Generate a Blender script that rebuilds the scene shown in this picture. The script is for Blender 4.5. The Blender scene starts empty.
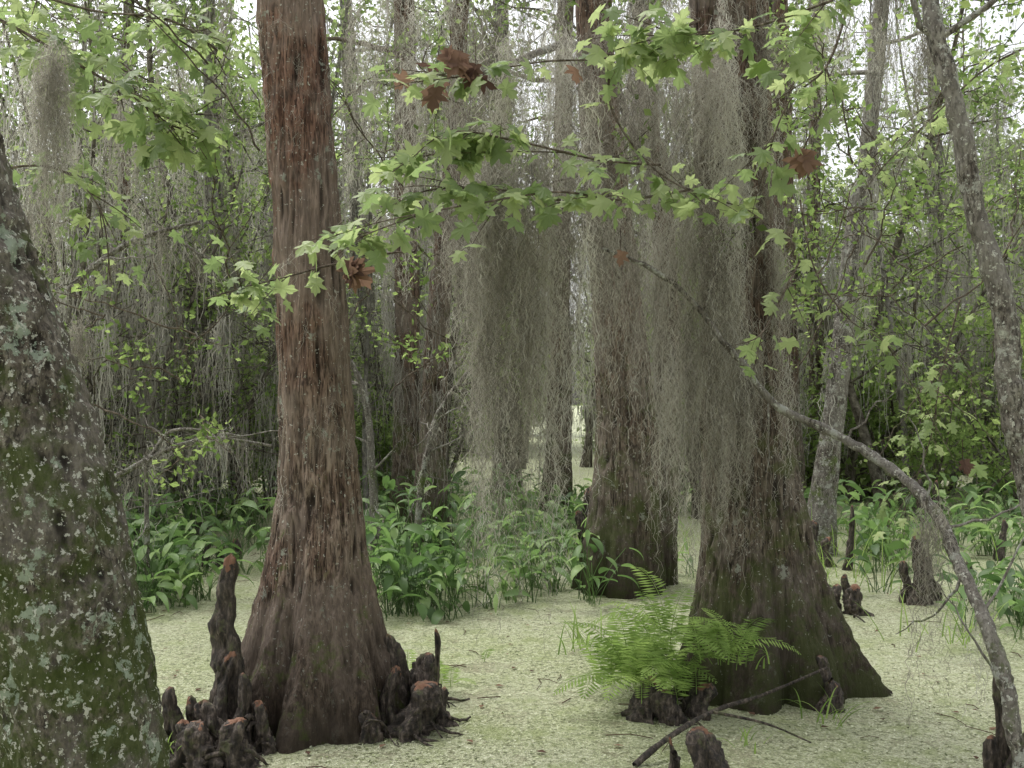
import bpy, math
import numpy as np
from mathutils import Vector

R = np.random.default_rng(7)
EYE = 2.0

def W(u, v, d):
    """image pixel coordinates (u, v) and an assumed depth d -> world metres"""
    return np.array([(u-512)/1000*d, d, EYE+(400-v)/1000*d])

# ---------------------------------------------------------------- noise
def _h(i, j, k):
    n = (i.astype(np.int64)*73856093) ^ (j.astype(np.int64)*19349663) ^ (k.astype(np.int64)*83492791)
    n = (n ^ (n >> 13)) * 1274126177
    n = n & 0x7fffffff
    return ((n ^ (n >> 16)) & 0xffff)/65535.0
def vnoise(p):
    i = np.floor(p).astype(np.int64); f = p-i; f = f*f*(3-2*f)
    x, y, z = i[..., 0], i[..., 1], i[..., 2]
    fx, fy, fz = f[..., 0], f[..., 1], f[..., 2]
    def L(a, b, t): return a+(b-a)*t
    c = [[[ _h(x+a, y+b, z+c_) for c_ in (0, 1)] for b in (0, 1)] for a in (0, 1)]
    return L(L(L(c[0][0][0], c[1][0][0], fx), L(c[0][1][0], c[1][1][0], fx), fy),
             L(L(c[0][0][1], c[1][0][1], fx), L(c[0][1][1], c[1][1][1], fx), fy), fz)

# ---------------------------------------------------------------- mesh builder
class B:
    def __init__(s):
        s.v=[]; s.n=0; s.loops=[]; s.tot=[]; s.mat=[]; s.t=[]; s.sm=[]
    def add(s, v, f, mat=0, tint=0.5, smooth=True):
        v = np.asarray(v, dtype=np.float64).reshape(-1, 3); f = np.asarray(f, dtype=np.int64)
        s.v.append(v); s.loops.append((f+s.n).ravel()); s.tot.append(np.full(len(f), f.shape[1]))
        s.mat.append(np.full(len(f), mat)); s.sm.append(np.full(len(f), smooth))
        s.t.append(np.broadcast_to(np.asarray(tint, dtype=np.float64), (len(v),)).copy())
        s.n += len(v)
    def mesh(s, name, mats):
        me = bpy.data.meshes.new(name)
        v = np.concatenate(s.v); lo = np.concatenate(s.loops); tot = np.concatenate(s.tot)
        me.vertices.add(len(v)); me.vertices.foreach_set('co', v.ravel())
        me.loops.add(len(lo)); me.loops.foreach_set('vertex_index', lo.astype(np.int32))
        me.polygons.add(len(tot))
        st = np.concatenate([[0], np.cumsum(tot)[:-1]]).astype(np.int32)
        me.polygons.foreach_set('loop_start', st)
        me.polygons.foreach_set('loop_total', tot.astype(np.int32))
        for m in mats: me.materials.append(m)
        me.polygons.foreach_set('material_index', np.concatenate(s.mat).astype(np.int32))
        me.polygons.foreach_set('use_smooth', np.concatenate(s.sm).astype(bool))
        a = me.attributes.new('tint', 'FLOAT', 'POINT'); a.data.foreach_set('value', np.concatenate(s.t).astype(np.float32))
        me.update(calc_edges=True); me.validate()
        return me
    def obj(s, name, mats):
        if not s.v: return None
        return link(name, s.mesh(name, mats))
def link(name, me, parent=None):
    o = bpy.data.objects.new(name, me); bpy.context.scene.collection.objects.link(o)
    if parent: o.parent = parent
    return o

def tube(b, pts, rad, sides=6, mat=0, tint=0.5, rough=0.0, seed=0.0):
    pts = np.asarray(pts, float); n = len(pts); rad = np.broadcast_to(rad, (n,)).astype(float)
    t = np.gradient(pts, axis=0); t /= np.linalg.norm(t, axis=1)[:, None]+1e-9
    ref = np.array([0.31, 0.95, 0.05]) if abs(t[:, 1]).mean() < 0.8 else np.array([1., 0.1, 0.2])
    a = np.cross(t, ref); a /= np.linalg.norm(a, axis=1)[:, None]+1e-9
    c = np.cross(t, a)
    th = np.linspace(0, 2*np.pi, sides, endpoint=False)
    d = a[:, None]*np.cos(th)[None, :, None]+c[:, None]*np.sin(th)[None, :, None]
    r = rad[:, None]*np.ones(sides)
    if rough:
        q = pts[:, None]+d*rad[:, None, None]
        r = r*(1+rough*(vnoise(q*14+seed)-0.5)*2+rough*(vnoise(q*40+seed)-0.5))
    v = pts[:, None]+d*r[..., None]
    i = np.arange(n-1)[:, None]*sides; j = np.arange(sides)[None]; k = (j+1) % sides
    f = np.stack([i+j, i+k, i+sides+k, i+sides+j], -1).reshape(-1, 4)
    b.add(v, f, mat, tint)
    b.add(v[-1], [list(range(sides))], mat, tint)

def smooth_path(ctrl, n):
    ctrl = np.asarray(ctrl, float); m = len(ctrl)
    t = np.linspace(0, m-1, n); out = []
    for x in t:
        i = min(int(x), m-2); f = x-i
        p0 = ctrl[max(i-1, 0)]; p1 = ctrl[i]; p2 = ctrl[i+1]; p3 = ctrl[min(i+2, m-1)]
        out.append(0.5*((2*p1)+(-p0+p2)*f+(2*p0-5*p1+4*p2-p3)*f*f+(-p0+3*p1-3*p2+p3)*f**3))
    return np.array(out)

def leaves(b, C, size, mat=1, up=0.8, tint=None, wid=0.3):
    n = len(C); size = np.broadcast_to(size, (n,))
    nn = R.normal(size=(n, 3)); nn[:, 2] += up*np.sign(R.random(n)+.2); nn /= np.linalg.norm(nn, axis=1)[:, None]
    a = np.cross(nn, R.normal(size=(n, 3))); a /= np.linalg.norm(a, axis=1)[:, None]+1e-9
    c = np.cross(nn, a); s = size[:, None]
    v = np.stack([C, C+a*s*.45+c*s*wid+nn*s*.08, C+a*s, C+a*s*.45-c*s*wid+nn*s*.08], 1)
    f = np.arange(4*n).reshape(n, 4)
    if tint is None: tint = R.random(n)
    b.add(v, f, mat, np.repeat(tint, 4), False)

def strands(b, S, L, m, width, curl=0.012, drift=0.05, mat=2, tint=None, conv=None, convc=None, dirs=None):
    """hanging curly ribbons; returns node positions"""
    n = len(S); L = np.broadcast_to(L, (n,)).astype(float)
    t = np.linspace(0, 1, m)[None, :]
    fr = L[:, None]/0.11*R.uniform(.5, 1.5, (n, 1)); ph = R.uniform(0, 6.28, (n, 2))
    amp = curl*R.uniform(.4, 1.5, (n, 1))
    x = amp*np.sin(2*np.pi*fr*t+ph[:, :1])+amp*.7*np.sin(2*np.pi*fr*2.3*t+ph[:, 1:])
    y = amp*np.cos(2*np.pi*fr*1.2*t+ph[:, 1:])
    wx = np.cumsum(R.normal(0, 1, (n, m)), 1)/m**.5*drift; wy = np.cumsum(R.normal(0, 1, (n, m)), 1)/m**.5*drift
    P = np.zeros((n, m, 3))
    if dirs is None: D = np.zeros((n, 3)); D[:, 2] = -1
    else: D = dirs
    P[..., 0] = S[:, None, 0]+x+wx+D[:, None, 0]*L[:, None]*t
    P[..., 1] = S[:, None, 1]+y+wy+D[:, None, 1]*L[:, None]*t
    P[..., 2] = S[:, None, 2]+D[:, None, 2]*L[:, None]*t+R.normal(0, 1, (n, m))*0.003
    if convc is not None:
        off = (S-convc); off[:, 2] = 0
        P -= off[:, None, :]*conv*(t[..., None]**.8)
    an = R.uniform(0, np.pi, n)[:, None]+t*R.normal(0, 2, (n, 1))
    w = width*(1-.6*t)*.5*np.ones((n, 1))
    side = np.stack([np.cos(an)*w, np.sin(an)*w, 0*an], -1)
    v = np.stack([P-side, P+side], 2)
    k = np.arange(n)[:, None]*m*2+np.arange(m-1)[None]*2
    f = np.stack([k, k+1, k+3, k+2], -1).reshape(-1, 4)
    if tint is None: tint = R.random(n)
    b.add(v, f, mat, np.repeat(np.broadcast_to(tint, (n,)), m*2), False)
    return P

def moss_clump(b, c, L, n=30, spread=0.08, seg=.035, width=.0035, fuzz=14, mat=2, tint0=None, yspread=None):
    c = np.asarray(c, float)
    S = c+R.normal(0, 1, (n, 3))*np.array([spread, yspread or spread, .05])
    Ls = L*(R.beta(1.5, 1.7, n)*.88+.12)
    t0 = R.uniform(.0, 1.0) if tint0 is None else tint0
    tn = np.clip(t0+R.normal(0, .16, n), 0, 1)
    m = max(5, int(L/seg))
    P = strands(b, S, Ls, m, width, drift=.02+.03*L, tint=tn, conv=.65, convc=c, mat=mat)
    if fuzz:
        k = int(n*fuzz*max(L, .4)); ii = R.integers(0, n, k); jj = (R.random(k)*m).astype(int)
        S2 = P[ii, jj]; D = R.normal(0, 1, (k, 3)); D[:, 2] -= .9; D /= np.linalg.norm(D, axis=1)[:, None]
        strands(b, S2, R.uniform(.03, .10, k), 4, width*.85, curl=.010, drift=.012, tint=tn[ii], dirs=D, mat=mat)

# ---------------------------------------------------------------- materials
def newmat(name):
    m = bpy.data.materials.new(name); m.use_nodes = True; nt = m.node_tree; nt.nodes.clear()
    out = nt.nodes.new('ShaderNodeOutputMaterial')
    return m, nt, out
def N(nt, typ, **kw):
    n = nt.nodes.new(typ)
    for k, v in kw.items(): n.inputs[k].default_value = v
    return n
def ramp(nt, fac, stops):
    r = nt.nodes.new('ShaderNodeValToRGB'); e = r.color_ramp.elements
    while len(e) < len(stops): e.new(0.5)
    for el, (p, c) in zip(e, stops):
        el.position = p; el.color = (c, c, c, 1) if not hasattr(c, '__len__') else (*c, 1)
    nt.links.new(fac, r.inputs[0]); return r.outputs[0]
def mix(nt, fac, a, b):
    m = nt.nodes.new('ShaderNodeMix'); m.data_type = 'RGBA'
    for s, val in ((m.inputs[0], fac), (m.inputs[6], a), (m.inputs[7], b)):
        if isinstance(val, bpy.types.NodeSocket): nt.links.new(val, s)
        else: s.default_value = val if not hasattr(val, '__len__') else (*val, 1)
    return m.outputs[2]
def math_(nt, op, a, b=0.0):
    m = nt.nodes.new('ShaderNodeMath'); m.operation = op; m.use_clamp = op in ('MULTIPLY',)
    for s, val in ((m.inputs[0], a), (m.inputs[1], b)):
        if isinstance(val, bpy.types.NodeSocket): nt.links.new(val, s)
        else: s.default_value = val
    return m.outputs[0]
def noise(nt, vec, scale, detail=4, rough=.6, dist=0.0):
    n = nt.nodes.new('ShaderNodeTexNoise'); n.inputs['Scale'].default_value = scale
    n.inputs['Detail'].default_value = detail; n.inputs['Roughness'].default_value = rough; n.inputs['Distortion'].default_value = dist
    nt.links.new(vec, n.inputs['Vector']); return n.outputs[0]

def bark(name, dark, mid, light, zst=.12, scale=24, lichen=.62, lichcol=(.42, .44, .36), moss=.6, mosscol=(.07, .10, .02),
         wet=True, bump=.9, fine_lichen=.66, red=None):
    m, nt, out = newmat(name)
    tc = nt.nodes.new('ShaderNodeTexCoord'); co = tc.outputs['Object']
    mp = nt.nodes.new('ShaderNodeMapping'); mp.inputs['Scale'].default_value = (1, 1, zst); nt.links.new(co, mp.inputs[0])
    st = noise(nt, mp.outputs[0], scale, 6, .75)
    st2 = noise(nt, mp.outputs[0], scale*3.2, 3, .65)
    big = noise(nt, co, 2.2, 4, .65)
    geo = nt.nodes.new('ShaderNodeSeparateXYZ'); nt.links.new(co, geo.inputs[0]); z = geo.outputs[2]
    col = ramp(nt, st, [(.35, dark), (.48, mid), (.62, light)])
    if red:
        zr = nt.nodes.new('ShaderNodeMapRange'); zr.inputs[1].default_value = 1.6; zr.inputs[2].default_value = 3.2
        zr.inputs[3].default_value = -.15; zr.inputs[4].default_value = .18; nt.links.new(z, zr.inputs[0])
        col = mix(nt, ramp(nt, math_(nt, 'ADD', big, zr.outputs[0]), [(.42, 0.), (.75, .65)]), col, ramp(nt, st, [(.36, tuple(x*.3 for x in red)), (.6, red)]))
    col = mix(nt, ramp(nt, st2, [(.40, .8), (.52, 0.)]), col, tuple(x*.35 for x in dark))
    # weathered grey patches
    col = mix(nt, ramp(nt, big, [(.44, .55), (.56, 0.)]), col, mix(nt, st2, mid, tuple(x*.7+.09 for x in light)))
    # fissures coloured darker: attribute carries ridge height
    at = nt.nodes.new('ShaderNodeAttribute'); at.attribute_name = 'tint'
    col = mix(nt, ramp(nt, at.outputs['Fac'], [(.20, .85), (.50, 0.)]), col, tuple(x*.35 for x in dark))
    mo = noise(nt, co, 4.5, 6, .75)
    zl = nt.nodes.new('ShaderNodeMapRange'); zl.inputs[1].default_value = 0; zl.inputs[2].default_value = 2.8
    zl.inputs[3].default_value = .14; zl.inputs[4].default_value = -.04; nt.links.new(z, zl.inputs[0])
    mm = ramp(nt, math_(nt, 'ADD', mo, zl.outputs[0]), [(moss, 0.), (moss+.12, .8)])
    col = mix(nt, mm, col, mix(nt, st2, mosscol, tuple(x*2.0 for x in mosscol)))
    li = noise(nt, co, 7, 6, .75); ls = noise(nt, co, 38, 3, .7)
    col = mix(nt, ramp(nt, li, [(lichen, 0.), (lichen+.03, .85)]), col, mix(nt, st2, lichcol, tuple(x*.55 for x in lichcol)))
    col = mix(nt, ramp(nt, ls, [(fine_lichen, 0.), (fine_lichen+.03, .85)]), col, (.55, .55, .48))
    if wet:
        zz = math_(nt, 'ADD', z, math_(nt, 'MULTIPLY', mo, .5))
        wt = nt.nodes.new('ShaderNodeMapRange'); wt.inputs[1].default_value = .30; wt.inputs[2].default_value = 1.3
        wt.inputs[3].default_value = .92; wt.inputs[4].default_value = 0; nt.links.new(zz, wt.inputs[0])
        col = mix(nt, wt.outputs[0], col, mix(nt, mm, mix(nt, st, (.010, .008, .006), (.075, .058, .042)), tuple(x*.8 for x in mosscol)))
    bs = N(nt, 'ShaderNodeBsdfPrincipled', Roughness=.9); nt.links.new(col, bs.inputs['Base Color'])
    bs.inputs['Specular IOR Level'].default_value = .2
    bp = N(nt, 'ShaderNodeBump', Strength=bump, Distance=.035)
    nt.links.new(st, bp.inputs['Height']); nt.links.new(bp.outputs[0], bs.inputs['Normal'])
    nt.links.new(bs.outputs[0], out.inputs[0]); return m

def simplebark(name, a, c, scale=9):
    m, nt, out = newmat(name)
    tc = nt.nodes.new('ShaderNodeTexCoord')
    col = ramp(nt, noise(nt, tc.outputs['Object'], scale, 3, .7), [(.36, a), (.60, c), (.68, tuple(x*1.7 for x in c))])
    d = nt.nodes.new('ShaderNodeBsdfDiffuse'); nt.links.new(col, d.inputs[0]); nt.links.new(d.outputs[0], out.inputs[0]); return m

def leafmat(name, stops, trans=.45, tmul=1.5, orand=.25, gloss=0.0):
    m, nt, out = newmat(name)
    at = nt.nodes.new('ShaderNodeAttribute'); at.attribute_name = 'tint'
    f = at.outputs['Fac']
    if orand:
        oi = nt.nodes.new('ShaderNodeObjectInfo')
        f = math_(nt, 'ADD', math_(nt, 'MULTIPLY', f, 1-orand), math_(nt, 'MULTIPLY', oi.outputs['Random'], orand))
    col = ramp(nt, f, stops)
    if gloss:
        bs = N(nt, 'ShaderNodeBsdfPrincipled', Roughness=.5); nt.links.new(col, bs.inputs['Base Color'])
        bs.inputs['Specular IOR Level'].default_value = gloss
    else:
        bs = nt.nodes.new('ShaderNodeBsdfDiffuse'); nt.links.new(col, bs.inputs[0])
    tr = nt.nodes.new('ShaderNodeBsdfTranslucent')
    hs = nt.nodes.new('ShaderNodeHueSaturation'); hs.inputs['Value'].default_value = tmul; hs.inputs['Saturation'].default_value = 1.05
    nt.links.new(col, hs.inputs['Color']); nt.links.new(hs.outputs[0], tr.inputs[0])
    ms = nt.nodes.new('ShaderNodeMixShader'); ms.inputs[0].default_value = trans
    nt.links.new(bs.outputs[0], ms.inputs[1]); nt.links.new(tr.outputs[0], ms.inputs[2]); nt.links.new(ms.outputs[0], out.inputs[0])
    return m

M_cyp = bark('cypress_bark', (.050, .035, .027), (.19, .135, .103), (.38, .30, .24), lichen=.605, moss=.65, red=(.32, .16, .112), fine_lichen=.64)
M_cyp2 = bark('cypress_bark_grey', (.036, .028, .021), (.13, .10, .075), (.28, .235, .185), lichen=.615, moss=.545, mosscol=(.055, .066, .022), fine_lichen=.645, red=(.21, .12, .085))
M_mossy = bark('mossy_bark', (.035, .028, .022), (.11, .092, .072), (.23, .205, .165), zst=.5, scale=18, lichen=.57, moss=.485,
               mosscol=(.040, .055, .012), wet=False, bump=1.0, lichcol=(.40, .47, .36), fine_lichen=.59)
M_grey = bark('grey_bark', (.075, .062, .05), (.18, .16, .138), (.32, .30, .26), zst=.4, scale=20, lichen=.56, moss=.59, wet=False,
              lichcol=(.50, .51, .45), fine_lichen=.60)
M_wood = simplebark('thicket_bark', (.05, .042, .034), (.16, .145, .12))
M_pale = simplebark('distant_hazed_bark', (.11, .10, .088), (.24, .23, .205), 6)  # far wood made pale: atmospheric haze painted into the bark colour
M_twig = simplebark('twig_bark', (.05, .04, .03), (.15, .125, .10), 30)
M_leaf = leafmat('forest_leaf', [(0, (.085, .13, .04)), (.5, (.19, .265, .09)), (1, (.38, .46, .18))], trans=.55, tmul=1.5)
M_leafd = leafmat('distant_hazed_leaf', [(0, (.15, .19, .09)), (.5, (.26, .32, .155)), (1, (.42, .48, .26))], trans=.55, tmul=1.35)  # paler than forest leaf, the colour imitates haze over distance
M_maple = leafmat('maple_leaf', [(0, (.11, .16, .06)), (.5, (.20, .265, .11)), (1, (.36, .42, .20))], trans=.5, tmul=1.6, orand=0, gloss=.4)
M_dead = leafmat('dead_leaf', [(0, (.08, .05, .042)), (1, (.25, .16, .115))], trans=.35, orand=0)
M_water_plant = leafmat('pickerelweed_leaf', [(0, (.06, .115, .035)), (.6, (.15, .25, .08)), (1, (.30, .42, .16))], trans=.45, tmul=1.5, orand=.1, gloss=.6)
M_fern = leafmat('fern_leaf', [(0, (.14, .22, .06)), (1, (.32, .43, .14))], trans=.45, tmul=1.5, orand=0)
M_moss = leafmat('spanish_moss_fibre', [(0, (.17, .155, .13)), (.5, (.37, .35, .30)), (1, (.58, .565, .50))], trans=.4, tmul=1.2, orand=0)
M_mossd = leafmat('distant_hazed_moss_fibre', [(0, (.22, .205, .18)), (.5, (.36, .345, .305)), (1, (.50, .49, .44))], trans=.4, tmul=1.15, orand=.15)  # lifted darks in the moss colour stand in for distance haze

def knee_mat():
    m, nt, out = newmat('cypress_knee_bark')
    tc = nt.nodes.new('ShaderNodeTexCoord'); co = tc.outputs['Object']
    mp = nt.nodes.new('ShaderNodeMapping'); mp.inputs['Scale'].default_value = (1, 1, .3); nt.links.new(co, mp.inputs[0])
    st = noise(nt, mp.outputs[0], 40, 6, .65); sp = noise(nt, co, 9, 3, .6)
    col = ramp(nt, st, [(.36, (.014, .011, .009)), (.52, (.06, .046, .035)), (.68, (.20, .16, .13))])
    at = nt.nodes.new('ShaderNodeAttribute'); at.attribute_name = 'tint'
    f = math_(nt, 'ADD', at.outputs['Fac'], math_(nt, 'MULTIPLY', math_(nt, 'SUBTRACT', sp, .5), .9))
    col = mix(nt, ramp(nt, f, [(.97, 0.), (1.0, .8)]), col, (.27, .13, .075))
    col = mix(nt, ramp(nt, noise(nt, co, 12, 4, .7), [(.56, 0.), (.66, .6)]), col, (.11, .12, .05))
    bs = N(nt, 'ShaderNodeBsdfPrincipled', Roughness=.75); nt.links.new(col, bs.inputs['Base Color'])
    bp = N(nt, 'ShaderNodeBump', Strength=.9, Distance=.03); nt.links.new(st, bp.inputs['Height']); nt.links.new(bp.outputs[0], bs.inputs['Normal'])
    nt.links.new(bs.outputs[0], out.inputs[0]); return m
M_knee = knee_mat()

def duck_mat(flecks=False):
    m, nt, out = newmat('duckweed_frond' if flecks else 'duckweed_water')
    if flecks:
        at = nt.nodes.new('ShaderNodeAttribute'); at.attribute_name = 'tint'
        col = ramp(nt, at.outputs['Fac'], [(0, (.07, .085, .03)), (.28, (.27, .31, .15)), (.7, (.42, .45, .28)), (1, (.66, .68, .50))])
    else:
        tc = nt.nodes.new('ShaderNodeTexCoord'); co = tc.outputs['Object']
        n1 = noise(nt, co, .7, 3, .6); n2 = noise(nt, co, 22, 4, .75)
        vo = nt.nodes.new('ShaderNodeTexVoronoi'); vo.inputs['Scale'].default_value = 90; nt.links.new(co, vo.inputs['Vector'])
        sep = nt.nodes.new('ShaderNodeSeparateColor'); nt.links.new(vo.outputs['Color'], sep.inputs[0])
        cell = ramp(nt, sep.outputs[0], [(0, (.12, .14, .05)), (.35, (.31, .345, .18)), (.75, (.42, .445, .27)), (1, (.60, .61, .44))])
        col = mix(nt, ramp(nt, n1, [(.35, 0.), (.65, .5)]), cell, (.48, .48, .36))
        col = mix(nt, ramp(nt, n2, [(.37, .9), (.49, 0.)]), col, (.10, .11, .045))
        n3 = noise(nt, co, 2.6, 5, .75)
        col = mix(nt, ramp(nt, n3, [(.51, 0.), (.63, .6)]), col, (.24, .285, .11))
        col = mix(nt, ramp(nt, n3, [(.35, .6), (.45, 0.)]), col, (.22, .20, .13))
    bs = N(nt, 'ShaderNodeBsdfPrincipled', Roughness=.6) ; nt.links.new(col, bs.inputs['Base Color'])
    bs.inputs['Specular IOR Level'].default_value = .25
    if not flecks:
        bp = N(nt, 'ShaderNodeBump', Strength=.8, Distance=.012); nt.links.new(vo.outputs['Distance'], bp.inputs['Height']); nt.links.new(bp.outputs[0], bs.inputs['Normal'])
    nt.links.new(bs.outputs[0], out.inputs[0]); return m
M_duck = duck_mat(); M_fleck = duck_mat(True)

# ---------------------------------------------------------------- ground / water
b = B(); b.add([[-250, -60, 0], [250, -60, 0], [250, 400, 0], [-250, 400, 0]], [[0, 1, 2, 3]], 0, smooth=False)
b.obj('swamp_water', [M_duck])
b = B(); n = 80000
yy = 4.2+16*R.random(n)**1.5; C = np.stack([(R.random(n)-.5)*1.35*yy, yy, np.full(n, .006)], 1)
keep = vnoise(C*np.array([1.3, 1.3, 1]))*.8+.6*vnoise(C*np.array([7, 7, 1])) > R.random(n)*1.2; C = C[keep]; n = len(C)
an = R.random(n)*6.28; s = R.uniform(.004, .0115, n)
a = np.stack([np.cos(an)*s, np.sin(an)*s, R.normal(0, .002, n)], 1); c = np.stack([-np.sin(an)*s*.7, np.cos(an)*s*.7, R.normal(0, .002, n)], 1)
b.add(np.stack([C-a, C-c, C+a, C+c], 1), np.arange(4*n).reshape(n, 4), 0, np.repeat(R.random(n), 4), False)
b.obj('duckweed_mat', [M_fleck])

# ---------------------------------------------------------------- big trunks
def trunk(b, d, prof, ztop=11, nth=200, nz=330, flute=.25, nf=7, fh=.55, barkamp=.014, bf=(26, 2.2), seed=0, mat=0):
    """prof rows: (v, centre_u, halfwidth) in image pixels, scaled to assumed depth d"""
    prof = np.array(prof, float)
    z = EYE+(400-prof[:, 0])*d/1000; x = (prof[:, 1]-512)*d/1000; r = prof[:, 2]*d/1000
    o = np.argsort(z); z, x, r = z[o], x[o], r[o]
    sl = (x[-1]-x[-3])/(z[-1]-z[-3]); zt = ztop
    z = np.append(z, zt); x = np.append(x, x[-1]+sl*(zt-z[-2])*.6); r = np.append(r, r[-1]*.55)
    z0 = -.12
    zz = np.concatenate([np.linspace(z0, 4.8, int(nz*.85)), np.linspace(4.85, ztop, int(nz*.15))])
    def sm(f):
        y = np.interp(zz, z, f); k = 9; yp = np.pad(y, k, mode='edge'); return np.convolve(yp, np.hanning(2*k+1)/np.hanning(2*k+1).sum(), 'valid')
    X = sm(x); Rr = sm(r)
    lr = np.random.default_rng(seed)
    th = np.linspace(0, 2*np.pi, nth, endpoint=False)
    ph = lr.uniform(0, 6.28, 3)
    fl = (np.abs(np.cos(nf/2*th+ph[0]+.25*np.sin(2*th+ph[1])))-.6)*.7+.22*np.cos(3*th+ph[2])+.15*np.cos(13*th+ph[1])
    fl = fl-.12
    env = np.exp(-np.maximum(zz, 0)/fh)*1.0+.14
    rad = Rr[:, None]*(1+flute*env[:, None]*fl[None])
    pz = np.repeat(zz[:, None], nth, 1)
    q = np.stack([X[:, None]+np.cos(th)*rad, d+np.sin(th)*rad*.9, pz], -1)
    wv = (vnoise(q*np.array([2, 2, 2.5])+5+seed)-.5)*.10
    q2 = q+wv[..., None]*np.array([1, 1, 0])
    k1 = 1-np.abs(2*vnoise(q2*np.array([bf[0], bf[0], bf[1]])+seed)-1); k2 = vnoise(q2*np.array([bf[0]*2.4, bf[0]*2.4, bf[1]*2.5])+seed+9)
    k3 = vnoise(q*np.array([3, 3, 1.1])+seed+3); k4 = vnoise(q*np.array([9, 9, 14])+seed+31)
    rad = rad+barkamp*(k1-.5)*1.9+barkamp*.9*(k2-.5)+.07*Rr[:, None]*(k3-.5)*2+barkamp*.6*(k4-.5)
    q[..., 0] = X[:, None]+np.cos(th)*rad; q[..., 1] = d+np.sin(th)*rad*.9
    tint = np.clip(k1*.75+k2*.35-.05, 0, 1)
    nzz = len(zz)
    i = np.arange(nzz-1)[:, None]*nth; j = np.arange(nth)[None]; k = (j+1) % nth
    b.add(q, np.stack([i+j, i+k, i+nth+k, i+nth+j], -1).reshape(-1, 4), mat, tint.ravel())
    return lambda zq: (np.interp(zq, zz, X), d, np.interp(zq, zz, Rr))

def crown(b, ax, z0, z1, n, length, leafn=350, ls=.07):
    """limbs and airy foliage for the upper trunk"""
    for k in range(n):
        z = R.uniform(z0, z1); x, y, r = ax(z); an = R.uniform(0, 6.28); L = length*R.uniform(.6, 1.1)
        d = np.array([math.cos(an), math.sin(an), R.uniform(.1, .5)])
        t = np.linspace(0, 1, 7)[:, None]
        p = np.array([x, y, z])+d*L*t+np.cumsum(R.normal(0, .05, (7, 3)), 0)
        tube(b, p, np.linspace(r*.35, .01, 7), 6, 0)
        C = p[R.integers(2, 7, leafn)]+R.normal(0, 1, (leafn, 3))*np.array([.4, .4, .22])
        leaves(b, C, R.uniform(.6, 1.2, leafn)*ls, 1)

b = B()
axA = trunk(b, 6.3, [(0, 291, 32), (100, 299, 31), (200, 306, 32), (300, 312, 33), (400, 317, 35), (450, 320, 36), (500, 321, 40), (550, 320, 47),
                     (600, 320, 58), (650, 320, 72), (690, 318, 86), (717, 314, 96), (735, 314, 100)], flute=.36, nf=9, seed=11, nth=240, nz=420, barkamp=.016)
crown(b, axA, 7.5, 11, 7, 1.6, 200)
b.obj('bald_cypress_tree', [M_cyp, M_leaf])
b = B()
axB = trunk(b, 7.0, [(0, 728, 36), (100, 732, 35), (200, 734, 35), (300, 738, 36), (400, 742, 39), (450, 747, 42), (500, 750, 48), (550, 755, 55),
                     (600, 760, 66), (640, 764, 78), (670, 766, 90), (686, 766, 97), (710, 766, 102)], flute=.36, nf=8, seed=23, nth=240, nz=420, barkamp=.016)
crown(b, axB, 7.5, 11, 7, 1.7, 200)
b.obj('bald_cypress_tree', [M_cyp2, M_leaf])
b = B()
axC = trunk(b, 10.5, [(0, 592, 17), (100, 600, 19), (200, 607, 21), (300, 617, 24), (400, 626, 28), (450, 628, 31), (500, 626, 34), (550, 624, 38),
                      (590, 621, 43)], flute=.30, nf=7, seed=31, nth=140, nz=240, ztop=12)
crown(b, axC, 8, 12, 6, 1.7, 200)
b.obj('bald_cypress_tree', [M_cyp2, M_leaf])
b = B()
axD = trunk(b, 4.0, [(-100, -150, 60), (0, -112, 62), (100, -82, 64), (200, -54, 67), (300, -24, 70), (400, 8, 72), (500, 37, 73), (600, 58, 74), (700, 77, 75),
                     (768, 86, 76), (900, 96, 88)], flute=.10, nf=5, seed=5, barkamp=.018, bf=(20, 9), ztop=9, nth=280, nz=420)
b.obj('mossy_tree', [M_mossy, M_leaf])
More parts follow.
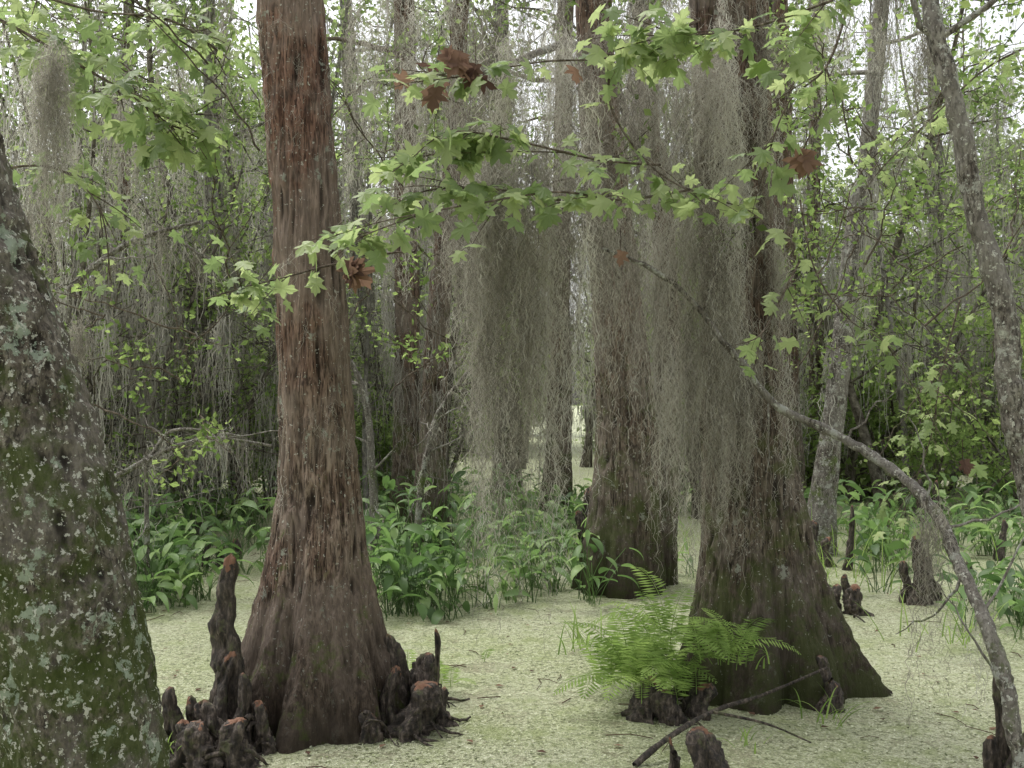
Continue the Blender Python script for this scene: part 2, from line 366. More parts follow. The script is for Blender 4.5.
for (d, pr, mt, sd) in [
    (15, [(0, 404, 10), (200, 406, 11), (400, 408, 13), (500, 408, 18), (533, 408, 25)], M_cyp2, 41),
    (13.5, [(0, 462, 7), (150, 452, 9), (320, 438, 11), (450, 432, 13), (520, 428, 19), (548, 428, 25)], M_cyp2, 42),
    (10.9, [(0, 640, 8), (100, 650, 9), (200, 662, 10), (330, 668, 11), (450, 664, 14), (583, 655, 20)], M_cyp2, 43),
    (13, [(0, 884, 7), (100, 872, 8), (250, 852, 9), (400, 836, 10), (500, 822, 13), (554, 816, 20)], M_grey, 44),
    (17, [(0, 566, 8), (150, 562, 9), (300, 560, 10), (450, 558, 13), (518, 556, 18)], M_cyp2, 45),
    (17, [(0, 208, 6), (200, 214, 7), (400, 210, 9), (518, 208, 13)], M_grey, 46),
    (18, [(0, 780, 8), (200, 784, 9), (400, 788, 11), (511, 790, 16)], M_cyp2, 47),
    (19, [(0, 345, 6), (200, 356, 7), (400, 376, 9), (505, 386, 13)], M_grey, 48),
    (20, [(0, 500, 8), (200, 505, 9), (400, 508, 11), (500, 508, 16)], M_grey, 49),
    (16, [(0, 130, 5), (200, 122, 6), (400, 128, 8), (525, 130, 12)], M_cyp2, 50),
    (21, [(0, 820, 5), (200, 812, 6), (400, 818, 8), (495, 820, 12)], M_cyp2, 51),
    (22, [(0, 930, 5), (200, 938, 6), (400, 930, 8), (490, 926, 12)], M_grey, 52)]:
    b = B(); ax = trunk(b, d, pr, flute=.3, seed=sd, nth=60, nz=130, ztop=12, barkamp=.014)
    crown(b, ax, 6, 12, 6, 2.2, 200, .09)
    for k in range(30):
        z = R.uniform(1.8, 8); x, y, r = ax(z); a_ = R.uniform(-3.14, 0) if k % 3 else R.uniform(0, 3.14)
        moss_clump(b, (x+math.cos(a_)*r*1.4, y+math.sin(a_)*r*1.4, z), min(R.uniform(.6, 2.2), z-.4), 9, .08, seg=.10, width=.012, fuzz=2)
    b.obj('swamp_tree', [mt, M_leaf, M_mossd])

# ---------------------------------------------------------------- generic forest variants (wood, leaf, moss in one mesh)
def variant(name, seed, Hh, r0, nl, leafn, ls, mossn, leafm, lo=.12, llen=.22, stems=1, mw=.012, mlen=1.6, wm=None, mm=None, lean_=.10, mstr=9):
    b = B(); lr = np.random.default_rng(seed)
    for s in range(stems):
        base = np.array([lr.normal(0, .25), lr.normal(0, .25), -.1]) if stems > 1 else np.array([0, 0, -.1])
        lean = lr.normal(0, lean_ if stems == 1 else .35, 2); hh = Hh*lr.uniform(.7, 1) if stems > 1 else Hh
        t = np.linspace(0, 1, 16)
        p = base+np.stack([lean[0]*hh*t+.02*hh*np.sin(t*7+seed), lean[1]*hh*t+.02*hh*np.cos(t*6+seed), t*hh], 1)
        tube(b, p, r0*(1-.8*t)+r0*.7*np.exp(-t*hh/.4), 8, 0, rough=.12)
        for k in range(nl//stems):
            f = lr.uniform(lo, 1); i = int(f*15); P0 = p[i]; an = lr.uniform(0, 6.28); L = llen*Hh*lr.uniform(.5, 1.1)*(1.1-.5*f)
            d = np.array([math.cos(an), math.sin(an), lr.uniform(-.05, .7)])
            tt = np.linspace(0, 1, 7)[:, None]; q = P0+d*L*tt+np.cumsum(lr.normal(0, .05*L/2+.02, (7, 3)), 0); q[:, 2] -= .12*L*tt[:, 0]**2
            q[0] = P0
            rr = r0*.32*(1-.5*f)
            tube(b, q, np.linspace(rr, .006, 7), 5, 0)
            pts = [q]
            for s2 in range(3):
                j = lr.integers(2, 6); d2 = d+lr.normal(0, .8, 3); q2 = q[j]+d2*L*.4*np.linspace(0, 1, 5)[:, None]+np.cumsum(lr.normal(0, .03, (5, 3)), 0)
                q2[0] = q[j]; tube(b, q2, np.linspace(rr*.4, .004, 5), 4, 0); pts.append(q2)
            allp = np.concatenate(pts)
            m_ = int(leafn/nl)
            if m_ > 0 and lr.random() < .8:
                cl = allp[lr.integers(2, len(allp), 6)]
                C = cl[lr.integers(0, 6, m_)]+lr.normal(0, 1, (m_, 3))*np.array([.32, .32, .18])*(.45+.04*Hh)
                leaves(b, C, lr.uniform(.6, 1.3, m_)*ls, 1, tint=np.clip(lr.normal(lr.uniform(.2, .8), .2, m_), 0, 1))
            for q_ in range(int(mossn/nl+lr.random())):
                c = allp[lr.integers(1, len(allp))]
                moss_clump(b, c, min(lr.uniform(.4, 1.3)*mlen, max(c[2]-.3, .3)), mstr, .08 if mw < .02 else .16, seg=.15, width=mw, fuzz=2)
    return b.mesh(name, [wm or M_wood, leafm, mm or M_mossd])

V_tall = [variant('tall_tree', 100+i, 10+i, .07+.02*i, 34, 3400, .12, 50, M_leaf, lo=.2) for i in range(3)]
V_mossy = [variant('mossy_shrub_tree', 120+i, 5.5+i, .05, 36, 1500, .09, 125, M_leaf, lo=.12, llen=.26, stems=3, mw=.014) for i in range(3)]
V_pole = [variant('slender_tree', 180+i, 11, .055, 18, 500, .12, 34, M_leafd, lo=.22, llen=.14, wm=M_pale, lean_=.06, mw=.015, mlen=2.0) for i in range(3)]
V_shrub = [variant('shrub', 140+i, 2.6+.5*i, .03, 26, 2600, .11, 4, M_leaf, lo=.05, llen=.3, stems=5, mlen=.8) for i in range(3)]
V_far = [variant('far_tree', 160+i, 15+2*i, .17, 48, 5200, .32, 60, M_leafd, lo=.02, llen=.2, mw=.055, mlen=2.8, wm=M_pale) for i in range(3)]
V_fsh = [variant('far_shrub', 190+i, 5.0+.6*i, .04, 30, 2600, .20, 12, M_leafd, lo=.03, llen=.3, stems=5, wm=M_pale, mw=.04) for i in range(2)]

def parent_empty(name):
    e = bpy.data.objects.new(name, None); bpy.context.scene.collection.objects.link(e); return e
forest = parent_empty('distant_forest')
def put(meshes, name, x, y, s, parent=None):
    o = link(name, meshes[R.integers(len(meshes))], parent); o.location = (x, y, 0); o.rotation_euler = (0, 0, R.uniform(0, 6.28))
    o.scale = (s, s, s*R.uniform(.9, 1.1)); return o
def open_water(x, y):
    u = 512+x/y*1000
    return (480 < u < 610 and y < 26) or (u > 830 and y < 16)
def scatter(n, meshes, name, y0, y1, x0, x1, s0, s1, chk=True):
    for k in range(n):
        for tr in range(20):
            y = R.uniform(y0, y1); x = y*R.uniform(x0, x1)
            if not (chk and open_water(x, y)): break
        put(meshes, name, x, y, R.uniform(s0, s1), forest)
scatter(27, V_mossy, 'mossy_thicket_tree', 13, 25, -.7, -.05, .8, 1.15)
scatter(13, V_mossy, 'mossy_thicket_tree', 17, 30, .05, .7, .7, 1.1)
scatter(22, V_tall, 'tall_tree', 16, 34, -.7, .7, .8, 1.1)
scatter(42, V_pole, 'slender_tree', 15, 36, -.7, .7, .8, 1.2)
scatter(28, V_shrub, 'shrub', 17, 32, -.7, -.03, .6, 1.1)
scatter(26, V_shrub, 'shrub', 16, 28, .2, .7, .8, 1.4)
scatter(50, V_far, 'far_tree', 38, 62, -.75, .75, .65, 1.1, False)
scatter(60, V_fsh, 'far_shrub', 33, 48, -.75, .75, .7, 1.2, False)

# ---------------------------------------------------------------- knees
def knee(b, x, y, h, r, lean=(0, 0), seed=0, tall=False):
    nz, nt_ = 34, 28; t = np.linspace(0, 1, nz); th = np.linspace(0, 2*np.pi, nt_, endpoint=False)
    pr = r*((.46+.54*(1-t)**(2.2 if tall else 1.3)))*np.sqrt(np.clip(1-np.maximum(0, (t-.8)/.2)**2.2, 0.0004, 1))
    q = np.zeros((nz, nt_, 3)); rr = pr[:, None]*(1+.28*np.cos(2*th+seed)*(1-t[:, None]*.5)+.16*np.cos(5*th+seed*2+t[:, None]*2))
    wob = .3*r*np.sin(t*5+seed)
    q[..., 0] = x+np.cos(th)*rr+lean[0]*h*t[:, None]+wob[:, None]; q[..., 1] = y+np.sin(th)*rr+lean[1]*h*t[:, None]; q[..., 2] = -.05+(h+.05)*t[:, None]
    k = vnoise(q*np.array([24, 24, 9])+seed)-.5; k2 = vnoise(q*65+seed)-.5
    a = (k*1.1+k2*.4)*pr[:, None]
    q[..., 0] += np.cos(th)*a; q[..., 1] += np.sin(th)*a; q[..., 2] += k2*.02
    i = np.arange(nz-1)[:, None]*nt_; j = np.arange(nt_)[None]; kk = (j+1) % nt_
    b.add(q, np.stack([i+j, i+kk, i+nt_+kk, i+nt_+j], -1).reshape(-1, 4), 0, np.repeat(t, nt_))
def knee_px(b, u, vtop, vbase, hw, tall=False, lean=None):
    d = EYE*1000/(vbase-400); h = (vbase-vtop)*d/1000
    knee(b, (u-512)*d/1000, d, h, hw*d/1000, lean or (R.normal(0, .10), R.normal(0, .05)), R.uniform(0, 50), tall)
groups = [
 [(228, 552, 742, 20, True, (.02, 0)), (216, 648, 745, 17, True), (250, 672, 752, 13, True), (172, 686, 752, 12, True), (202, 722, 770, 22), (238, 716, 766, 24), (264, 700, 752, 12, True), (184, 720, 765, 16), (222, 700, 758, 20), (192, 696, 750, 9, True)],
 [(404, 634, 722, 15, True), (428, 652, 722, 18, False, (.0, 0)), (434, 628, 700, 6, True), (418, 680, 732, 26), (392, 664, 728, 16, True), (442, 688, 722, 12), (366, 712, 742, 11)],
 [(702, 728, 800, 22), (674, 738, 785, 6)],
 [(835, 584, 612, 9), (855, 584, 614, 11), (846, 574, 600, 6)],
 [(848, 505, 570, 5, True), (905, 560, 602, 8, True), (918, 532, 604, 10, True), (930, 556, 600, 8, True), (940, 480, 530, 5, True), (925, 478, 525, 5, True), (968, 560, 590, 6, True), (885, 520, 545, 5, True), (1000, 520, 560, 6, True)],
 [(1008, 655, 800, 9, True, (-.06, 0)), (994, 735, 800, 11), (1018, 725, 805, 14)],
 [(4, 688, 790, 16, True), (20, 720, 800, 14), (-14, 670, 780, 20, True)],
 [(590, 486, 548, 10, True), (584, 510, 552, 8), (598, 520, 556, 8)],
 [(650, 676, 715, 22), (672, 690, 722, 16), (700, 684, 715, 18), (820, 655, 705, 12, True), (830, 680, 710, 14)],
 [(208, 535, 566, 6, True), (222, 545, 568, 8), (235, 538, 560, 5, True)],
 [(812, 520, 560, 9, True), (800, 532, 562, 8), (828, 536, 566, 8, True)],
]
for g in groups:
    b = B()
    for row in g: knee_px(b, *row[:4], tall=(row[4] if len(row) > 4 else False), lean=(row[5] if len(row) > 5 else None))
    d0 = EYE*1000/(g[0][2]-400)
    for k in range((34 if len(g) > 5 else 8) if d0 < 7 else 2):
        row = g[R.integers(len(g))]; d = EYE*1000/(row[2]-400); x = (row[0]-512)*d/1000; an = R.uniform(0, 6.28); L = R.uniform(.12, .42)
        hgt = R.uniform(.02, .22)
        t = np.linspace(0, 1, 11); p = np.stack([x+np.cos(an+t)*L*t, d-.05+np.sin(an+t)*L*t, hgt*(1-t)**.7*(.6+.5*np.sin(t*5+an))-.01], 1)+np.cumsum(R.normal(0, .006, (11, 3)), 0)
        tube(b, p, np.linspace(.015, .005, 11)*R.uniform(.5, 1.3), 6, 0, tint=.2, rough=.3)
    b.obj('cypress_knees', [M_knee])

# ---------------------------------------------------------------- leaning trunk, arching branch, sticks
def px_path(rows, n=60):
    return smooth_path([W(*r) for r in rows], n)
b = B()
p = px_path([(915, -120, 5.2), (930, 0, 5.1), (951, 95, 5.0), (978, 210, 5), (1000, 310, 5), (1018, 420, 5), (1040, 540, 5), (1070, 700, 5), (1085, 810, 5)], 220)
p = p+.012*np.stack([np.sin(np.arange(220)*.13), np.cos(np.arange(220)*.09), 0*np.arange(220)], 1)
tube(b, p, np.linspace(.036, .080, 220), 30, 0, rough=.2)
for k in range(6):
    i = R.integers(2, 40); q = p[i]+np.cumsum(np.vstack([[0, 0, 0], R.normal(0, .08, (7, 3))+np.array([R.choice([-1, 1])*.1, 0, .14])]), 0)
    tube(b, q, np.linspace(.018, .004, 8), 6, 0)
    leaves(b, q[R.integers(2, 8, 120)]+R.normal(0, .16, (120, 3)), R.uniform(.04, .08, 120), 1)
b.obj('leaning_tree', [M_grey, M_leaf])

b = B()
P_arch = px_path([(598, 250, 6.3), (640, 262, 6.25), (690, 302, 6.2), (735, 360, 6.15), (775, 408, 6.1), (830, 436, 6.0), (880, 468, 5.8), (925, 505, 5.5), (955, 560, 5.2), (978, 620, 5.0), (998, 680, 4.9), (1012, 735, 4.85), (1030, 815, 4.8)], 160)
P_arch = P_arch+np.cumsum(R.normal(0, .0035, (160, 3)), 0)
tube(b, P_arch, np.interp(np.linspace(0, 1, 160), [0, .3, .5, 1], [.012, .02, .030, .040]), 16, 0, rough=.3)
for i0, dv, L in [(70, (.5, 0, .5), .7), (85, (.3, .1, -.6), .5), (100, (.6, -.1, .3), .9), (110, (-.5, 0, -.5), .6), (120, (.4, 0, .8), .8), (50, (-.3, -.1, -.8), .5), (30, (.3, 0, .8), .6), (135, (-.4, 0, .6), .7), (95, (-.2, .1, .8), .6)]:
    q = P_arch[i0]+np.array(dv)*L*np.linspace(0, 1, 10)[:, None]+np.cumsum(R.normal(0, .014, (10, 3)), 0); q[0] = P_arch[i0]
    tube(b, q, np.linspace(.009, .0025, 10), 5, 0)
b.obj('fallen_branch', [M_grey])
b = B()
tube(b, smooth_path([(.67, 5.45, .01), (.85, 5.6, .09), (1.2, 6.0, .13), (1.55, 6.2, .17), (2.0, 6.35, .3)], 50), np.linspace(.02, .008, 50), 9, 0, rough=.25)
tube(b, smooth_path([(1.2, 6.0, .13), (1.5, 5.9, .09), (1.72, 5.75, .03)], 20), np.linspace(.011, .004, 20), 7, 0, rough=.25)
b.obj('dead_stick', [M_knee])

b = B()
for rows, r in [([(78, 470, 10), (110, 478, 10), (150, 458, 10), (180, 445, 10), (215, 438, 10), (272, 446, 10.2)], .036),
                ([(150, 458, 10), (170, 432, 10), (205, 430, 9.9), (240, 436, 9.9)], .02), ([(85, 462, 10), (95, 490, 10), (110, 520, 10)], .026),
                ([(70, 290, 9), (100, 262, 9), (140, 238, 9), (200, 222, 9)], .036), ([(140, 238, 9), (170, 236, 9.1), (215, 262, 9.1), (240, 250, 9.1)], .018),
                ([(70, 290, 9), (66, 400, 9), (60, 500, 9.2), (50, 640, 9.2)], .04),
                ([(145, 455, 10), (146, 480, 10), (148, 600, 10)], .03),
                ([(470, 370, 11), (440, 410, 11), (428, 450, 11), (420, 500, 11), (415, 590, 11)], .045),
                ([(350, 360, 12), (366, 400, 12), (372, 470, 12), (376, 575, 12)], .06)]:
    p = px_path(rows, 40); tube(b, p, np.linspace(r, r*.4, 40) if rows[-1][1] < 460 else np.linspace(r*.5, r, 40), 9, 0, rough=.25)
    for k in range(7):
        i = R.integers(5, 38); q = p[i]+R.normal(0, .35, 3)*np.linspace(0, 1, 6)[:, None]+np.vstack([[0, 0, 0], np.cumsum(R.normal(0, .02, (5, 3)), 0)])
        tube(b, q, np.linspace(r*.3, .004, 6), 5, 0)
        moss_clump(b, p[i], R.uniform(.2, .7), 10, .06, seg=.06, width=.007, fuzz=5, mat=1)
b.obj('dead_branches', [M_grey, M_moss])

# ---------------------------------------------------------------- spanish moss (near)
b = B()
limb = px_path([(735, -70, 6.9), (680, -60, 6.3), (600, -40, 5.9), (520, -48, 5.7), (440, -30, 5.6), (380, -45, 5.6)], 60)
tube(b, limb, np.linspace(.07, .02, 60), 12, 0, rough=.15)
limb2 = px_path([(602, 60, 10.2), (575, 45, 8), (545, 50, 7), (490, 70, 6.4), (455, 60, 6.2)], 50)
tube(b, limb2, np.linspace(.04, .012, 50), 10, 0, rough=.15)
b.obj('moss_laden_limb', [M_grey])
b = B()
def curtain(u0, u1, vt0, vt1, vb0, vb1, d0, d1, n, ns=26, sp=.05, mu=None, w=.0045, fz=12):
    for k in range(n):
        u = R.uniform(u0, u1) if mu is None else np.clip(R.normal(mu, (u1-u0)/4), u0, u1)
        d = R.uniform(d0, d1); vt = R.uniform(vt0, vt1); vb = R.uniform(vb0, vb1)
        moss_clump(b, W(u, vt, d), max((vb-vt)*d/1000, .15), ns, sp, seg=.045, width=w, fuzz=fz, mat=0)
curtain(458, 600, -20, 240, 400, 600, 5.4, 6.6, 32, 16, .035)
curtain(478, 500, 120, 380, 600, 700, 5.4, 5.8, 9, 16, .025)
curtain(518, 550, 100, 380, 600, 690, 5.4, 5.8, 11, 16, .025)
curtain(440, 500, 60, 240, 300, 520, 5.6, 6.5, 12, 15, .035)
curtain(550, 610, -20, 160, 260, 500, 6.0, 7.4, 14, 16, .04)
curtain(630, 692, -40, 100, 200, 520, 6.3, 7.4, 20, 16, .035)
curtain(585, 665, 150, 320, 380, 560, 6.6, 7.8, 12, 14, .035)
curtain(380, 470, -60, 60, 90, 280, 6.2, 7.4, 11, 15, .035)
b.obj('spanish_moss', [M_moss])
b = B()
for k in range(38):      # hanging from the right cypress trunk itself
    z = R.uniform(1.9, 4.9); x, y, r = axB(z); s_ = -1 if R.random() < .75 else 1; a_ = R.uniform(-.1, 1.15)
    px = x+s_*np.sin(a_)*r*1.08; py = 7.0-np.cos(a_)*r-.10
    L = R.uniform(.5, 1.8); L = min(L, z-.65)
    moss_clump(b, (px, py-max(0, (1.6-(z-L)))*.22, z), L, 14, .03, seg=.045, width=.0045, fuzz=14, mat=0)
curtain(684, 732, 20, 430, 440, 620, 6.15, 6.5, 24, 17, .03)
curtain(664, 690, 200, 440, 520, 660, 6.0, 6.5, 8, 14, .025)
b.obj('spanish_moss', [M_moss])
b = B()
curtain(40, 62, 20, 100, 250, 350, 6.0, 6.3, 5, 26, .03)
curtain(66, 84, 310, 350, 390, 450, 6.0, 6.3, 3, 26, .03)
curtain(915, 930, 30, 70, 140, 220, 6.0, 6.3, 4, 16, .03)
curtain(922, 940, 505, 530, 640, 770, 5.2, 5.4, 4, 12, .025)
curtain(975, 985, 560, 600, 690, 740, 5.1, 5.2, 2, 8, .02)
curtain(790, 900, -60, 60, 60, 300, 8, 11, 14, 14, .06)
curtain(0, 260, -60, 220, 130, 420, 8, 12, 26, 16, .05, w=.006, fz=8)
curtain(340, 420, -60, 220, 180, 430, 8, 12, 14, 16, .05, w=.006, fz=8)
b.obj('spanish_moss', [M_moss])
b = B()
for k in range(30):
    z = R.uniform(1.4, 4.4); x, y, r = axA(z); a_ = R.uniform(-1.5, 1.5)
    moss_clump(b, (x+np.sin(a_)*r*1.05, 6.3-np.cos(a_)*r*.97-.02, z), R.uniform(.08, .3), 5, .02, seg=.03, width=.003, fuzz=10, mat=0)
b.obj('moss_wisps', [M_moss])

# ---------------------------------------------------------------- maple boughs
half = [(-.06, -.14), (-.02, -.42), (.14, -.30), (.27, -.30), (.34, -.46), (.50, -.60), (.52, -.40), (.50, -.17), (.66, -.25), (.80, -.22), (.82, -.10)]
outl = [(0, 0)]+half+[(1.02, 0)]+[(x, -y) for x, y in half[::-1]]
def lobed(b, C, a, nn, s, mat, tint, curl=.25):
    c = np.cross(nn, a); n = len(outl)
    pts = np.array([(.3, 0)]+outl)
    zc = -curl*pts[:, 0]**2-curl*1.2*np.abs(pts[:, 1])**1.3+R.normal(0, .02, len(pts))
    v = C+s*(pts[:, :1]*a+pts[:, 1:]*c+zc[:, None]*nn)
    f = [[0, 1+i, 1+(i+1) % n] for i in range(n)]
    b.add(v, f, mat, tint, False)
def unit(v): return v/(np.linalg.norm(v)+1e-9)
def bough(name, rows, nleaf, size=(.08, .14), r=.008, spread=.15, subs=6, red=0.0, clip=.1):
    b = B(); p = px_path(rows, 40); tube(b, p, np.linspace(r, r*.3, 40), 6, 0, rough=.2)
    anchors = [p]
    for k in range(subs):
        i = R.integers(8, 38); dd = unit(p[min(i+1, 39)]-p[i-1])+R.normal(0, .6, 3)*np.array([1, 1, .5])
        q = p[i]+dd*R.uniform(.15, .35)*np.linspace(0, 1, 8)[:, None]; q[:, 2] -= .06*np.linspace(0, 1, 8)**2
        tube(b, q, np.linspace(r*.45, r*.2, 8), 5, 0); anchors.append(q); anchors.append(q)
    A = np.concatenate([a_[int(len(a_)*clip):] for a_ in anchors])
    for k in range(nleaf):
        P0 = A[R.integers(len(A))]; dr = unit(R.normal(0, 1, 3)*np.array([1, 1, .35])+np.array([0, 0, -.1])); L = R.uniform(.4, 1)*spread*.7
        C = P0+dr*L
        tube(b, np.array([P0, P0+dr*L*.5+np.array([0, 0, .008]), C]), .0013, 3, 0)
        a = unit(dr+np.array([0, 0, R.uniform(-.9, .0)])); nn = unit(np.cross(a, np.cross(np.array([0, 0, 1.])+R.normal(0, .45, 3), a)))
        isr = R.random() < red
        lobed(b, C, a, nn, R.uniform(*size), 2 if isr else 1, R.random()*.8+.2 if not isr else R.random())
    b.obj(name, [M_twig, M_maple, M_dead])
bough('maple_branch', [(690, 190, 6.0), (620, 200, 5.4), (560, 192, 5.0), (480, 203, 4.8), (420, 215, 4.7), (352, 240, 4.6)], 80)
bough('maple_branch', [(660, 165, 6.0), (600, 160, 5.3), (520, 142, 5.0), (450, 132, 4.9), (405, 165, 4.8)], 80)
bough('maple_branch', [(560, 200, 5.4), (500, 190, 5.1), (430, 190, 4.9), (375, 215, 4.8)], 44)
bough('maple_branch', [(345, 262, 6.0), (318, 268, 5.7), (290, 276, 5.4), (250, 286, 5.2), (205, 299, 5.1)], 36, size=(.08, .12), subs=3)
bough('maple_branch', [(700, 20, 6.4), (620, 55, 5.8), (540, 62, 5.4), (470, 75, 5.2), (420, 82, 5.1)], 50, red=.22)
bough('maple_branch', [(900, -30, 5.4), (820, 5, 5.2), (740, 30, 5.2), (660, 38, 5.2), (610, 52, 5.2)], 110, size=(.09, .15))
bough('maple_branch', [(610, 60, 5.8), (612, 110, 5.7), (650, 165, 5.6), (700, 195, 5.5), (760, 210, 5.4)], 34)
bough('maple_branch', [(860, -40, 5.6), (830, 60, 5.5), (790, 100, 5.4), (770, 150, 5.3), (762, 190, 5.3)], 34)
bough('maple_branch', [(800, 260, 6.0), (780, 300, 5.8), (760, 335, 5.6), (735, 345, 5.5)], 14, subs=2)
bough('maple_branch', [(800, 200, 6.0), (815, 270, 5.9), (850, 320, 5.8), (890, 350, 5.7), (960, 470, 5.4)], 16, subs=4, r=.006)
bough('maple_branch', [(-80, -10, 8), (0, 20, 7.6), (70, 60, 7.2), (130, 95, 7.0), (175, 130, 7)], 170, size=(.11, .19), r=.016, spread=.5, subs=12)
bough('maple_branch', [(-80, -60, 8), (0, -20, 7.6), (90, 10, 7.4), (170, 20, 7.2), (230, 60, 7.2)], 110, size=(.09, .16), r=.014, spread=.5, subs=12)
bough('maple_branch', [(-80, 200, 8), (0, 170, 7.6), (60, 170, 7.4), (100, 210, 7.2), (110, 280, 7.2)], 80, size=(.08, .13), r=.012, spread=.4, subs=10)
bough('maple_branch', [(1100, 20, 8), (1000, 60, 7.6), (940, 110, 7.4), (880, 170, 7.2)], 90, size=(.07, .12), r=.010, spread=.4, subs=12)
bough('maple_branch', [(960, 300, 8), (940, 380, 8), (930, 440, 8), (900, 520, 8)], 60, size=(.07, .11), r=.008, spread=.4, subs=12)
b = B()
for (u, v, d, s, n) in [(353, 262, 5.4, .17, 6), (462, 58, 5.1, .14, 4), (475, 66, 5.1, .12, 3), (806, 150, 5.3, .16, 4), (450, 50, 5.1, .12, 3), (962, 462, 5.2, .08, 2), (620, 250, 5.4, .08, 1)]:
    c = W(u, v, d)
    for k in range(n):
        a = unit(np.array([R.normal(0, .25), R.normal(0, .25), -1])); nn = unit(np.cross(a, np.array([R.normal(0, 1), R.normal(0, .4), 0])))
        lobed(b, c+R.normal(0, .012, 3), a, nn, s*R.uniform(.75, 1.1), 0, R.random(), curl=.45)
    tube(b, np.array([c+[0, 0, .12], c+[.005, 0, .06], c]), .0018, 4, 0, tint=0)
b.obj('dead_leaves', [M_dead])

b = B()
for k in range(70):
    u = R.choice([R.uniform(780, 1010), R.uniform(60, 260), R.uniform(340, 480)], p=[.6, .25, .15]); d = R.uniform(6.5, 12); v = R.uniform(60, 430)
    p0 = W(u, v, d); dr = np.array([R.normal(0, .6), R.normal(0, .4), R.normal(.3, .7)]); L = R.uniform(.6, 1.8)
    q = p0+unit(dr)*L*np.linspace(0, 1, 14)[:, None]+np.cumsum(R.normal(0, .02, (14, 3)), 0)
    tube(b, q, np.linspace(.008, .003, 14), 5, 0)
    for s in range(3):
        i = R.integers(3, 12); q2 = q[i]+unit(dr+R.normal(0, .8, 3))*L*.4*np.linspace(0, 1, 7)[:, None]+np.vstack([[0, 0, 0], np.cumsum(R.normal(0, .015, (6, 3)), 0)])
        tube(b, q2, np.linspace(.005, .002, 7), 4, 0)
        m_ = 20; leaves(b, q2[R.integers(2, 7, m_)]+R.normal(0, .06, (m_, 3)), R.uniform(.04, .09, m_), 1)
b.obj('understory_twigs', [M_twig, M_leaf])

# ---------------------------------------------------------------- pickerelweed
def blade(b, base, az, h, out, bl, bw, mat, tint):
    t = np.linspace(0, 1, 5); d = np.array([math.cos(az), math.sin(az), 0.])
    st = base+d*out*t[:, None]**1.6+np.array([0, 0, h])*t[:, None]
    tube(b, st, np.linspace(.005, .004, 5), 3, mat, tint=tint*.7)
    el = R.uniform(-.4, 1.3); t = np.linspace(0, 1, 7); side = np.array([-math.sin(az), math.cos(az), 0.])
    tw = R.normal(0, .5); side = unit(side*math.cos(tw)+np.array([0, 0, 1])*math.sin(tw))
    ang = el-1.1*t**1.5; dx = np.cumsum(np.cos(ang))*bl/7; dz = np.cumsum(np.sin(ang))*bl/7
    c = st[-1]+d*dx[:, None]+np.array([0, 0, 1])*dz[:, None]; w = bw*np.sin(np.pi*np.clip(t*.93+.05, 0, 1))**.8*.5*(1.3-.6*t)
    v = np.stack([c-side*w[:, None]+[0, 0, .15*bw], c, c+side*w[:, None]+[0, 0, .15*bw]], 1)
    i = np.arange(6)[:, None]*3
    f = np.concatenate([i+np.array([0, 1, 4, 3]), i+np.array([1, 2, 5, 4])])
    b.add(v, f, mat, tint)
def patch(u0, u1, v0, v1, n, hmul=1.0, name='pickerelweed_plants', gap=.25):
    b = B()
    for k in range(n):
        v = R.uniform(v0, v1); d = EYE*1000/(v-400); u = R.uniform(u0, u1); x = (u-512)*d/1000
        g_ = .5+.28*math.sin(x*4.1+1.3*math.sin(d*1.1))+.22*math.sin(d*3.3+x*1.7)
        if g_ < gap: continue
        t0 = R.uniform(.1, .9); hm = hmul*R.uniform(.6, 1.15)*(.75+.4*g_)
        for q in range(R.integers(6, 12)):
            blade(b, np.array([x+R.normal(0, .05), d+R.normal(0, .05), -.02]), R.uniform(0, 6.28), R.uniform(.12, .66)*hm, R.uniform(.05, .32)*hm, R.uniform(.20, .38), R.uniform(.045, .11), 0, np.clip(t0+R.normal(0, .22), 0, 1))
    b.obj(name, [M_water_plant])
patch(95, 210, 570, 614, 34, 1.05); patch(60, 275, 515, 575, 70, 1.2)
patch(370, 495, 560, 622, 50, 1.15); patch(360, 505, 520, 560, 50, 1.5)
patch(500, 590, 540, 605, 28); patch(500, 600, 505, 550, 30, 1.1)
patch(860, 910, 545, 575, 12); patch(960, 1030, 590, 645, 14, .8, gap=0); patch(870, 1080, 495, 560, 76, 1.1); patch(640, 850, 500, 535, 36, 1.1)
patch(-60, 100, 520, 600, 20); patch(560, 1000, 560, 640, 14, .6, gap=.6)

# ---------------------------------------------------------------- ferns + grass
def frond(b, base, az, L, el, tint):
    n = 26; t = np.linspace(0, 1, n); d = np.array([math.cos(az), math.sin(az), 0.]); s = np.array([-math.sin(az), math.cos(az), 0.])
    ang = el-1.5*t**1.3; p = base+d*(np.cumsum(np.cos(ang))*L/n)[:, None]+np.array([0, 0, 1])*(np.cumsum(np.sin(ang))*L/n)[:, None]
    tube(b, p, np.linspace(.003, .001, n), 3, 0, tint=tint)
    ll = L*.20*np.sin(np.pi*np.clip(.12+t*.86, 0, 1))**.7; tg = np.gradient(p, axis=0); tg /= np.linalg.norm(tg, axis=1)[:, None]
    w = L/n*.34
    for sg in (-1, 1):
        tip = p+(s*sg+tg*.35)*ll[:, None]-np.array([0, 0, .2])*ll[:, None]*R.uniform(.3, 1.8, (n, 1)); md = (p+tip)/2
        v = np.stack([p, md-tg*w, tip, md+tg*w], 1)[3:]
        b.add(v, np.arange(len(v)*4).reshape(-1, 4), 0, np.clip(tint+R.normal(0, .1), 0, 1), False)
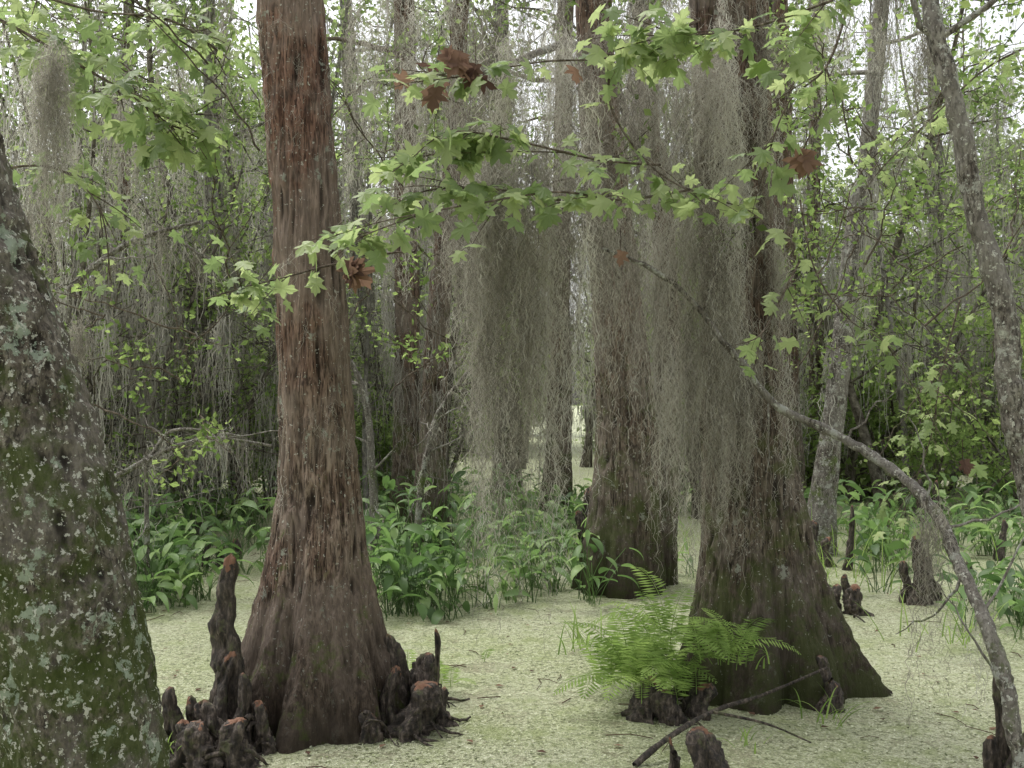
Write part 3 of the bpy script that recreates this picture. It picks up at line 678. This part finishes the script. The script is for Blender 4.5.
def fern(c, n, L, name='fern'):
    b = B()
    for k in range(n): frond(b, np.array(c)+R.normal(0, .09, 3)*np.array([1, 1, .4]), R.uniform(0, 6.28), L*R.uniform(.5, 1.1), R.uniform(.7, 1.6), R.random())
    b.obj(name, [M_fern])
fern((.98, 6.25, .15), 14, .58); fern((.76, 6.5, .12), 20, .62); fern((1.22, 6.25, .35), 11, .58); fern((.84, 6.8, .1), 20, .74); fern((1.05, 6.5, .45), 12, .58); fern((1.4, 6.35, .35), 7, .48)
fern((-.6, 6.9, .02), 8, .38); fern((-.45, 7.1, .02), 6, .34)
def grass(c, n, L, sp, name='grass_tuft'):
    b = B()
    for k in range(n):
        t = np.linspace(0, 1, 8); az = R.uniform(0, 6.28); d = np.array([math.cos(az), math.sin(az), 0]); s = np.array([-d[1], d[0], 0])
        l = L*R.uniform(.5, 1.1); ang = R.uniform(.9, 1.5)-R.uniform(.6, 2)*t**1.5
        p = np.array(c)+np.append(R.normal(0, sp, 2), 0)+d*(np.cumsum(np.cos(ang))*l/8)[:, None]+np.array([0, 0, 1])*(np.cumsum(np.sin(ang))*l/8)[:, None]
        w = .006*(1-t**2)[:, None]; v = np.stack([p-s*w, p+s*w], 1); i = np.arange(7)[:, None]*2
        b.add(v, i+np.array([0, 1, 3, 2]), 0, R.random(), False)
    b.obj(name, [M_fern])
grass((.62, 7.8, 0), 26, .5, .12); grass((1.9, 6.1, 0), 16, .35, .06); grass((1.35, 5.75, 0), 8, .22, .05); grass((3.6, 8.0, 0), 30, .6, .2); grass((3.2, 10.5, 0), 60, .9, .4); grass((-1.9, 5.6, 0), 10, .3, .06)
grass((1.45, 6.35, .3), 16, .3, .12); grass((2.3, 12.0, 0), 60, .9, .6); grass((4.6, 12.5, 0), 70, .9, .7); grass((.3, 11.5, 0), 40, .8, .4)

# ---------------------------------------------------------------- floating litter
b = B(); n = 420
yy = R.uniform(4.6, 15, n); C = np.stack([(R.random(n)-.5)*1.1*yy, yy, np.full(n, .012)], 1)
leaves(b, C, R.uniform(.015, .07, n), 0, up=12)
for k in range(110):
    y = R.uniform(4.8, 13); x = (R.random()-.4)*y; an = R.uniform(0, 3.14); L = R.uniform(.05, .35)
    tube(b, np.array([[x, y, .008], [x+math.cos(an)*L*.5, y+math.sin(an)*L*.5, .014], [x+math.cos(an+.2)*L, y+math.sin(an+.2)*L, .006]]), R.uniform(.002, .004), 4, 0, tint=.2)
b.obj('leaf_litter', [M_dead])

# ---------------------------------------------------------------- light, world, camera
w = bpy.data.worlds.new('World'); bpy.context.scene.world = w; w.use_nodes = True; nt = w.node_tree
bg = nt.nodes['Background']; sky = nt.nodes.new('ShaderNodeTexSky'); sky.sky_type = 'NISHITA'; sky.sun_disc = False
EL, RO = math.radians(64), math.radians(-50)
sky.sun_elevation = EL; sky.sun_rotation = RO; sky.dust_density = 5; sky.air_density = 1.0
hs = nt.nodes.new('ShaderNodeHueSaturation'); hs.inputs['Saturation'].default_value = .15; hs.inputs['Value'].default_value = 2.1
nt.links.new(sky.outputs[0], hs.inputs['Color']); nt.links.new(hs.outputs[0], bg.inputs[0]); bg.inputs[1].default_value = .15
sl = bpy.data.lights.new('sun', 'SUN'); sl.energy = 1.5; sl.angle = math.radians(30); sl.color = (1, .97, .92)
so = bpy.data.objects.new('sun', sl); bpy.context.scene.collection.objects.link(so)
dv = Vector((math.sin(RO)*math.cos(EL), math.cos(RO)*math.cos(EL), math.sin(EL)))
so.rotation_euler = (-dv).to_track_quat('-Z', 'Y').to_euler()
sc = bpy.context.scene
sc.view_settings.view_transform = 'Standard'; sc.view_settings.look = 'None'; sc.view_settings.exposure = 0
cam = bpy.data.cameras.new('camera'); co = bpy.data.objects.new('camera', cam); sc.collection.objects.link(co)
co.location = (0, 0, EYE); co.rotation_euler = (math.radians(90), 0, 0); cam.sensor_width = 36; cam.lens = 35.16; cam.shift_y = 16/1024
cam.clip_end = 1000; sc.camera = co
